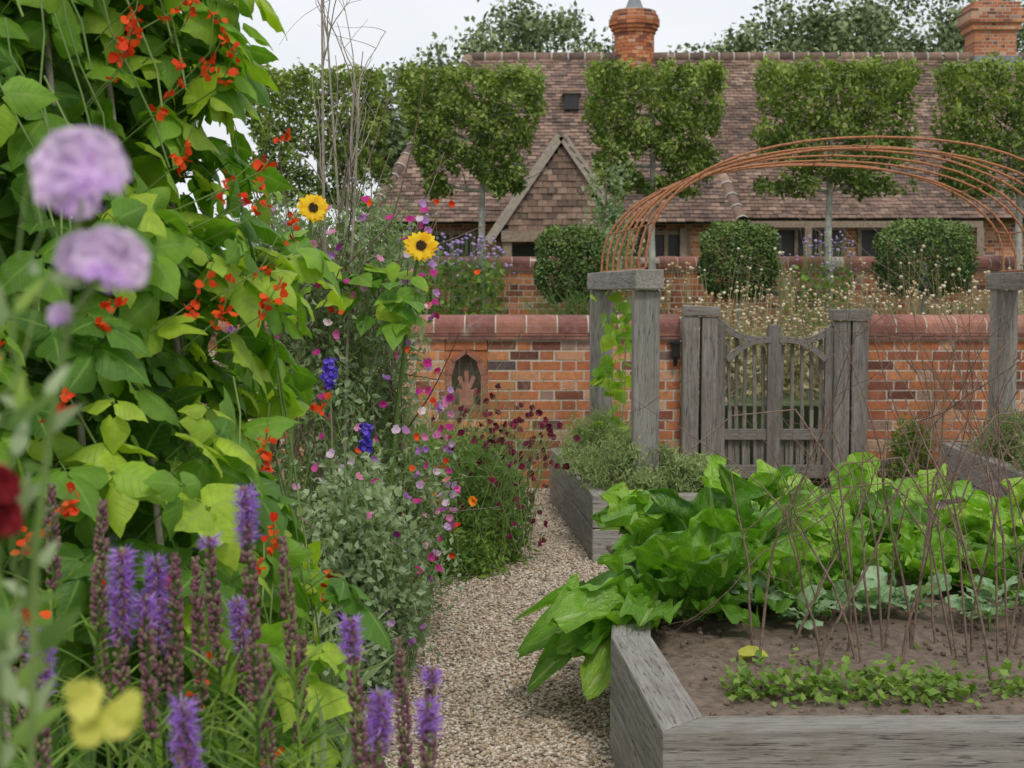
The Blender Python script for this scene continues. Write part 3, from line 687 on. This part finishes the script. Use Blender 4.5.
mb.build('hazel_sticks',[M_ptwig])
mb=MB();P,r=bushpts((-.62,5.3,.1),(.26,.35,.75),7500,45,.28);foliage(mb,P,.038,0,.4,r)
for k in range(60):
    x=-.62+U(-.25,.25);y=5.3+U(-.3,.3);branch(mb,(x,y,0),(U(-.2,.2),U(-.2,.2),1),U(.5,.95),.003,1,1,3,.1,2)
n=30;flowers(mb,np.stack([-.6+U(-.25,.28,n),5.1+U(-.2,.3,n),U(.15,.95,n)],1),.02,2)
mb.build('sweet_pea_plant',[M_greyg,M_stem,M_multi])
for (x,y,z,s) in((-.36,5.65,1.675,.052),(-.765,5.5,1.815,.046)):
    mb=MB();c=np.array([x,y,z]);nf=nrm(np.array([.15 if x>-.6 else .3,-1,.25]))
    mb.tube([(x-.2,y+.35,0),(x-.12,y+.25,1),(x-.03,y+.08,z-.1),c+nf*-.02],.011,.006,7,0)
    a=nrm(np.cross(nf,np.array([0,0,1.])));b_=np.cross(a,nf)
    for ring,(k,sc,tilt) in enumerate(((17,1.0,.1),(15,.85,.3))):
        th=np.arange(k)/k*2*math.pi+ring*.2+U(-.08,.08,k);d=np.cos(th)[:,None]*a+np.sin(th)[:,None]*b_
        mb.inst(BROAD[0]*np.array([.95,1,.6]),BROAD[1],frames(d+nf*tilt,np.tile(nf,(k,1))),c+d*s*.34,s*sc*U(.8,1.1,k),1,None,BROAD[2],True)
    R=frames(nf[None],b_[None])
    mb.inst(ICO_V,ICO_F,R,c[None],np.array([[s*.4,s*.16,s*.4]]),2,np.array([.5]),None,True)
    k=120;th=U(0,6.28,k);rr=np.sqrt(U(0,1,k))*s*.4;mb.inst(OCT_V,OCT_F,EYE(k),c+nf*s*.15+(np.cos(th)*rr)[:,None]*a+(np.sin(th)*rr)[:,None]*b_,.003,2)
    k=30;LP=np.stack([x-.12+U(-.2,.12,k),y+U(-.02,.15,k),z-.06-U(0,.25,k)],1);d=np.stack([U(-1,1,k),U(-1,-.1,k),U(-.6,.1,k)],1)
    mb.inst(BROAD[0],BROAD[1],frames(d,np.tile([0,-.5,1.],(k,1))+rng.normal(size=(k,3))*.2),LP,U(.08,.14,k),3,U(.3,1,k),BROAD[2],True)
    mb.build('sunflower',[M_stem,M_yellow,M_disc,M_bean])
mb=MB()
for c,R,n in (((-.34,7.9,.03),(.46,.7,.62),12000),((-.75,7.2,.1),(.4,.6,.8),6000),((-.3,9.2,.05),(.35,.8,.55),7000)):
    P,r=bushpts(c,R,n,80,.2);foliage(mb,P,.05,0,.5,r,tv=LF_V*np.array([.5,1,1]))
for k in range(200):
    x=U(-.75,.1);y=U(7.3,9);branch(mb,(x,y,.1),(U(-.2,.35),U(-.4,.2),1),U(.35,.85),.003,1,1,3,.08,2)
mb.build('cosmos_foliage_bush',[M_green,M_stem])
mb=MB();FP=[]
for k in range(130):
    b0=np.array([U(-.45,-.02),U(7.4,8.9),.2]);d=np.array([U(-.1,.5),U(-.5,.1),1.]);pts=[b0]
    L=U(.3,.72)
    for i in range(5): d=nrm(d+rng.normal(size=3)*.1+np.array([.05,0,-.05]));pts.append(pts[-1]+d*L/5)
    mb.tube(pts,.002,.0015,3,0);FP.append(pts[-1])
    if k%3==0: FP.append(np.array([pts[-1][0]+.0,pts[-1][1],U(.1,.4)]))
FP=np.array(FP);flowers(mb,FP,.021,1,6,None,True);mb.inst(ICO_V,ICO_F,EYE(len(FP)),FP,.009,1)
mb.build('chocolate_cosmos',[M_stem,M_maroon])
def flowerplant(name,pts,size,mat,pet=7,h0=.0):
    mb=MB();FP=np.array(pts,float)
    for p in FP: mb.tube([(p[0]+U(-.05,.05),p[1]+.1,h0),(p[0],p[1]+.05,p[2]*.6),p],.003,.002,4,0)
    for _ in range(2): flowers(mb,FP,size,1,pet,None,True)
    mb.build(name,[M_stem,mat])
flowerplant('marigold_plant',[(-.38,7.1,.46),(-.44,7.15,.52),(-.2,7.2,.42),(-.52,7.1,.5),(-.3,7.15,.3),(-.47,7.1,.34)],.026,M_orange,9)
flowerplant('dahlia_plant',[(-.55,7.0,.72),(-.62,6.9,.68),(-.5,7.0,.45),(-.45,6.8,.3),(-.6,6.8,.5),(-.5,6.7,.22),(-.28,7.1,.5),(-.45,6.6,.1),(-.42,6.9,.6),(-.55,6.2,1.0),(-.5,6.5,.8)],.022,petalmat('magenta_petal',[(0,(.55,.04,.27)),(1,(.8,.16,.48))]),7)
mb=MB();
for (x,z) in((-.56,.93),(-.70,1.18)):
    k=80;P=np.stack([x+rng.normal(size=k)*.010,5.45+rng.normal(size=k)*.015,z+U(-.055,.055,k)],1);flowers(mb,P,.012,1,4);mb.tube([(x,5.65,0),(x,5.46,z)],.005,.003,5,0)
mb.build('delphinium',[M_stem,M_blue])

# ---------------------------------------------------------------- liatris
def liatris(px,ty,y,fr,L=.24):
    x=(px-512)/1422*y;z=1.5-(ty-290)/1422*y
    mb=MB();lean=U(-.05,.05);top=np.array([x,y,z]);bot=np.array([x-lean*2,y+U(-.05,.05),0.0]);ax=nrm(top-np.array([x-lean*.8,y,z-.5]))
    mb.tube([bot,(bot+top)/2+np.array([lean*.2,0,0]),top-ax*L,top],.0042,.0022,6,0)
    n=int(L*750);t_=U(0,1,n);an=U(0,6.28,n);a=nrm(np.cross(ax,[0,1,.1]));b_=np.cross(ax,a)
    rad=(.0092*(.35+.65*np.minimum(1,t_*3)))
    d=np.cos(an)[:,None]*a+np.sin(an)[:,None]*b_
    P=top-ax*(t_*L)[:,None]+d*rad[:,None]
    F=frames(d*.7+ax,d);mb.inst(ICO_V,ICO_F,F,P,np.stack([np.full(n,.0034)*U(.7,1.3,n),np.full(n,.0062),np.full(n,.0034)],1),1)
    if fr>0:
        n=int(fr*L*6500);t_=U(0,fr,n)*U(.8,1.1,n);an=U(0,6.28,n);d=np.cos(an)[:,None]*a+np.sin(an)[:,None]*b_
        P=top-ax*(t_*L)[:,None]+d*.007;dd=d+ax*U(-.3,.9,n)[:,None]+rng.normal(size=(n,3))*.4
        mb.inst(STRAP[0]*np.array([1.3,1,1]),STRAP[1],frames(dd,rdir(n)),P,U(.008,.02,n),2,None,STRAP[2],True)
    n=70;t_=U(0,1,n);an=U(0,6.28,n);base=top-ax*L;d=np.cos(an)[:,None]*a+np.sin(an)[:,None]*b_
    P=base+(bot-base)*t_[:,None]**1.2*.8;mb.inst(STRAP[0],STRAP[1],frames(d+ax*.9,ax[None]-d),P,U(.06,.13,n),0,U(.3,1,n),STRAP[2],True)
    mb.build('liatris',[M_green,M_bud,M_purple])
for a in [(48,485,2.3,0,.17),(100,503,2.2,0,.2),(118,552,2.0,.65,.2),(152,560,2.1,.7,.2),(172,555,2.1,.0,.22),(192,560,2.4,.0,.25),(206,540,2.2,.08,.2),(243,490,2.1,.25,.32),(280,540,2.35,.0,.22),(177,708,1.7,.6,.2),(348,622,2.2,.25,.26),(380,700,1.9,.35,.22),(397,643,2.3,0,.3),(430,674,2.3,.1,.25),(427,708,1.9,.25,.2),(234,604,2.5,.45,.2),(35,636,1.9,.4,.2),(300,640,2.6,0,.2),(262,650,2.2,0,.3),(368,705,2.5,0,.2),(10,600,2.2,0,.2),(140,600,2.0,.2,.2),(90,560,2.4,0,.25)]: liatris(*a)
mb=MB()
P,r=bushpts((-.95,2.9,.0),(.65,.5,.72),8000,70,.2);foliage(mb,P,.07,0,.4,r,tv=LF_V*np.array([.45,1,1]))
k=1300;P=np.stack([U(-1.0,-.3,k),U(2.2,4.2,k),U(0,.5,k)],1);P[:,0]=np.minimum(P[:,0],-.12*P[:,1]);foliage(mb,P,.15,1,.2,None,None,STRAP[0]*np.array([1.5,1,1]),STRAP[1],STRAP[2],-.8,True)
mb.build('border_foliage',[M_green,M_greyg])

# ---------------------------------------------------------------- out-of-focus foreground sweet pea
mb=MB()
def wp(px,py,y): return np.array([(px-512)/1422*y,y,1.5-(py-290)/1422*y])
def bloom(c,s,mat,face=(0,-1,.15),tilt=0):
    c=np.array(c)
    specs=[((-.45,.05,1),(-.15,-1,.1),1.0),((.45,.05,1),(.15,-1,.1),1.0),((-.95,.1,.35),(0,-1,.2),.9),((.95,.1,.35),(0,-1,.2),.9),((.35,-.5,-.35),(.6,-1,.3),.85),((-.35,-.5,-.3),(-.6,-1,.3),.85),((0,-.8,-.5),(1,-.2,0),.6)]
    ct,st=math.cos(tilt),math.sin(tilt)
    for i,(d,n_,k) in enumerate(specs):
        d=(d[0]*ct-d[2]*st,d[1],d[0]*st+d[2]*ct)
        mb.inst(PETAL[0]*np.array([1.0,1,1.6]),PETAL[1],frames(np.array([d],float)+rng.normal(size=(1,3))*.06,np.array([n_],float)),c[None],np.array([s*k]),mat,np.array([.75 if i<4 else U(0,.4)]),PETAL[2],True)
bloom(wp(88,185,.8),.031,0,tilt=.25);bloom(wp(72,200,.84),.02,0,tilt=-.6);bloom(wp(112,270,.8),.024,0,tilt=-.3);bloom(wp(88,262,.83),.018,0,tilt=.6);bloom(wp(62,318,.84),.009,0)
mb.tube([wp(100,280,.83),wp(70,320,.84),wp(50,420,.85),wp(30,560,.86),wp(20,800,.87),(-.27,.9,0)],.002,.003,6,1)
mb.tube([wp(85,200,.83),wp(75,250,.84),wp(62,330,.85)],.0016,.0016,6,1)
for i in range(44):
    px=abs(rng.normal())*26-12;py=random.choice([U(235,480),U(560,768),U(235,768)]);s=U(.016,.034)
    if py>620: px*=1.5;s*=1.3
    p=wp(px,py,U(.78,1.0));mb.inst(BROAD[0]*np.array([.5,1,1]),BROAD[1],frames(np.array([[U(-.5,.6),U(-.3,.3),U(-.2,1)]]),np.array([[U(-.8,.8),-1,.4]])),p[None],np.array([s]),2 if i%2 else 5,np.array([U(.3,1)]),BROAD[2],True)
for k in range(16):
    p=wp(U(-10,50),U(250,700),U(.8,.95));mb.tube([p,p+np.array([U(-.02,.02),0,.03]),p+np.array([U(-.03,.03),0,.07])],.0012,.0008,4,1)
for k,(px,py,s,dx,dz) in enumerate(((60,712,.022,1,.15),(92,722,.024,1,-.15),(65,728,.022,.9,-.3),(105,715,.018,.9,.1),(75,708,.014,-.3,1))):
    mb.inst(PETAL[0],PETAL[1],frames(np.array([[dx,-.1,dz]],float),np.array([[0,-1,.9]])),wp(px,py,.8)[None],np.array([s]),3,np.array([U(0,1)]),PETAL[2],True)
bloom(wp(-8,525,.85),.02,4);bloom(wp(-6,492,.85),.017,4)
mb.tube([wp(85,735,.82),wp(60,900,.85),(-.25,.9,0)],.002,.003,5,1)
mb.tube([wp(-6,520,.86),wp(-15,900,.87),(-.32,.9,0)],.002,.003,5,1)
mb.build('sweet_pea_plant',[M_lilac,M_stem,M_greyg,petalmat('yellow_pale',[(0,(.5,.52,.09)),(1,(.7,.68,.16))],.4),petalmat('crimson_petal',[(0,(.16,.01,.015)),(1,(.3,.02,.03))],.2),M_green])

# ---------------------------------------------------------------- chard
def chard(x,y,n=13,s=.5,z=.33,lay=.5,bias=None,hue=None):
    mb=MB();h0=U(.15,.8) if hue is None else hue
    for i in range(n):
        a=i*2.4+U(0,.6);el=U(.35,1.0) if i>n*.45 else U(.95,1.45)
        el=max(.1,el*(1-lay*.2));d=np.array([math.cos(a)*math.cos(el),math.sin(a)*math.cos(el),math.sin(el)])
        if bias is not None and i<bias[1]: d=nrm(np.array(bias[0])+rng.normal(size=3)*.2)
        nr=np.array([-math.cos(a)*math.sin(el),-math.sin(a)*math.sin(el),math.cos(el)]) + rng.normal(size=3)*.4
        if bias is not None and i<bias[1]: nr=np.array([.3,-.3,1.])+rng.normal(size=3)*.3
        k=random.choice([0,1,2,3,4,5]) if el<1 else random.choice([0,1,2,4]);V_,F_,lc=CHARD[k]
        mb.inst(V_*np.array([U(.8,1.2)*random.choice((-1,1)),1,1]),F_,frames(d[None],nr[None]),np.array([[x+U(-.03,.03),y+U(-.03,.03),z]]),np.array([s*U(.65,1.15)]),0,np.array([np.clip(h0+U(-.25,.35),0,1)]),lc,True)
    mb.build('chard_plant',[M_chard])
chard(.64,5.0,18,.44,.33,.3,((-.8,-.5,.3),3),.15);chard(.80,5.35,18,.46,.33,.2,None,.2);chard(.56,4.85,11,.4,.38,1.4,((-1,-.35,.12),7),.4);chard(.95,5.1,12,.32,.33,.3,None,.3)
chard(.72,5.7,14,.42,.33,.3,((-.6,-.3,.6),4),.3);chard(.72,6.15,13,.42,.33,.3,((-.6,-.3,.6),4),.45)
for i in range(9):
    chard(1.25+i*.34+U(-.06,.06),5.45+U(-.1,.1),13,U(.28,.36));chard(1.05+i*.36+U(-.08,.08),5.85+U(-.1,.1),14,U(.34,.44));chard(1.0+i*.4+U(-.06,.06),6.3+U(-.08,.08),12,U(.38,.48))
mb=MB()
for i in range(30):
    x=.9+i*.12+U(-.05,.05);y=4.9+U(-.17,.17);k=10;a=U(0,6.28,k);d=np.stack([np.cos(a),np.sin(a),U(.4,1.8,k)],1);z=.34+U(0,.05)
    mb.inst(BRASS[0],BRASS[1],frames(d,np.tile([0,0,1.],(k,1))+rng.normal(size=(k,3))*.3),np.tile([x,y,z],(k,1))+d*.02,U(.06,.14,k),0,None,BRASS[2],True)
    mb.tube([(x,y,.3),(x,y,z+.02)],.006,.004,5,1)
mb.build('brassica_row',[M_blueg,M_stem])
mb=MB();n=3000;x=U(.62,3.6,n);P=np.stack([x,4.05+rng.normal(size=n)*.06+.0*x,.335+np.abs(rng.normal(size=n))*.04],1);P=P[np.sin(P[:,0]*13)+np.sin(P[:,0]*31)>-1.5]
foliage(mb,P,.03,0,1.2,U(.4,1,len(P)),tv=LF_V*np.array([1.3,1,1]));mb.build('seedling_row',[M_green])
mb=MB();
mb.inst(BROAD[0],BROAD[1],frames(np.array([[.6,-.5,.2],[-.5,-.6,.1]]),np.array([[0,-.3,1.],[0,-.2,1.]])),np.array([[.72,4.45,.36],[.78,4.5,.35]]),np.array([.1,.09]),0,np.array([1.,1.]),BROAD[2],True)
mb.build('yellowed_leaf',[petalmat('yellow_leaf',[(0,(.4,.42,.06)),(1,(.55,.55,.1))])])
mb=MB()
for i in range(34):
    x=.75+i*.065+U(-.06,.06);y=U(4.15,4.8);branch(mb,(x,y,.3),(U(-.35,.35),U(-.1,.1),1),U(.5,1.0),.0052,2,0,4,.12,3,.0)
for i in range(16):
    x=U(.9,1.9);y=U(4.2,4.8);d=U(-1,1);h=U(.8,1.15);P=[(x,y,.33),(x+d*.08,y,h-.2),(x+d*.22,y,h),(x+d*.42,y,h-.02),(x+d*.58,y,h-.15)];mb.tube(P,.004,.002,4,0)
mb.build('pea_sticks',[M_twig])
def mound(name,c,R,n,size,mat,narrow=.4,up=.6):
    mb=MB();P,r=bushpts(c,R,n,60,.2);P[:,2]=np.maximum(P[:,2],c[2]);foliage(mb,P,size,0,up,r,tv=LF_V*np.array([narrow,1,1]),droop=-.6)
    for k in range(25): branch(mb,(c[0]+U(-.5,.5)*R[0],c[1]+U(-.5,.5)*R[1],c[2]-.05),(U(-.5,.5),U(-.5,.5),1),R[2]*.8,.004,1,1,3)
    mb.build(name,[mat,M_twig])
M_lav=leafmat('lavender_leaf',[(0,(.12,.17,.06)),(.5,(.26,.33,.13)),(1,(.42,.48,.24))],.25)
mound('lavender_bush',(.72,8.3,.36),(.36,.45,.26),8000,.04,M_lav);mound('lavender_bush',(.6,9.3,.36),(.32,.6,.3),7000,.04,M_lav)
mound('lavender_bush',(1.05,8.15,.33),(.26,.3,.2),5000,.04,M_lav)
mound('lavender_bush',(3.4,8.5,.38),(.35,.5,.3),6000,.045,M_lav);mound('lavender_bush',(3.45,9.4,.38),(.35,.5,.35),6000,.045,M_lav)
mound('green_shrub',(2.9,10.25,.05),(.2,.2,.5),2500,.05,M_green)
mb=MB();nC=14;C=np.stack([U(.62,.72,nC),U(8.9,9.4,nC),U(.5,1.5,nC)],1);i=rng.integers(0,nC,90);P=C[i]+rng.normal(size=(90,3))*.05
foliage(mb,P,.09,0,.5,U(.6,1,90),None,BEAN[1][0],BEAN[1][1],BEAN[1][2],.5,True)
for k in range(5): branch(mb,(U(.6,.72),9.1,.35),(0,0,1),1.15,.003,0,1,4,.06)
mb.build('climbing_bean',[M_bean,M_stem])
mb=MB()
for k in range(18):
    branch(mb,(U(2.3,3.3),U(8.0,9.6),.1),(U(-.5,.3),U(-.2,.1),1),U(1.0,1.8),.0055,1,0,4,.07,3,.03)
mb.build('bare_shrub',[M_twig])
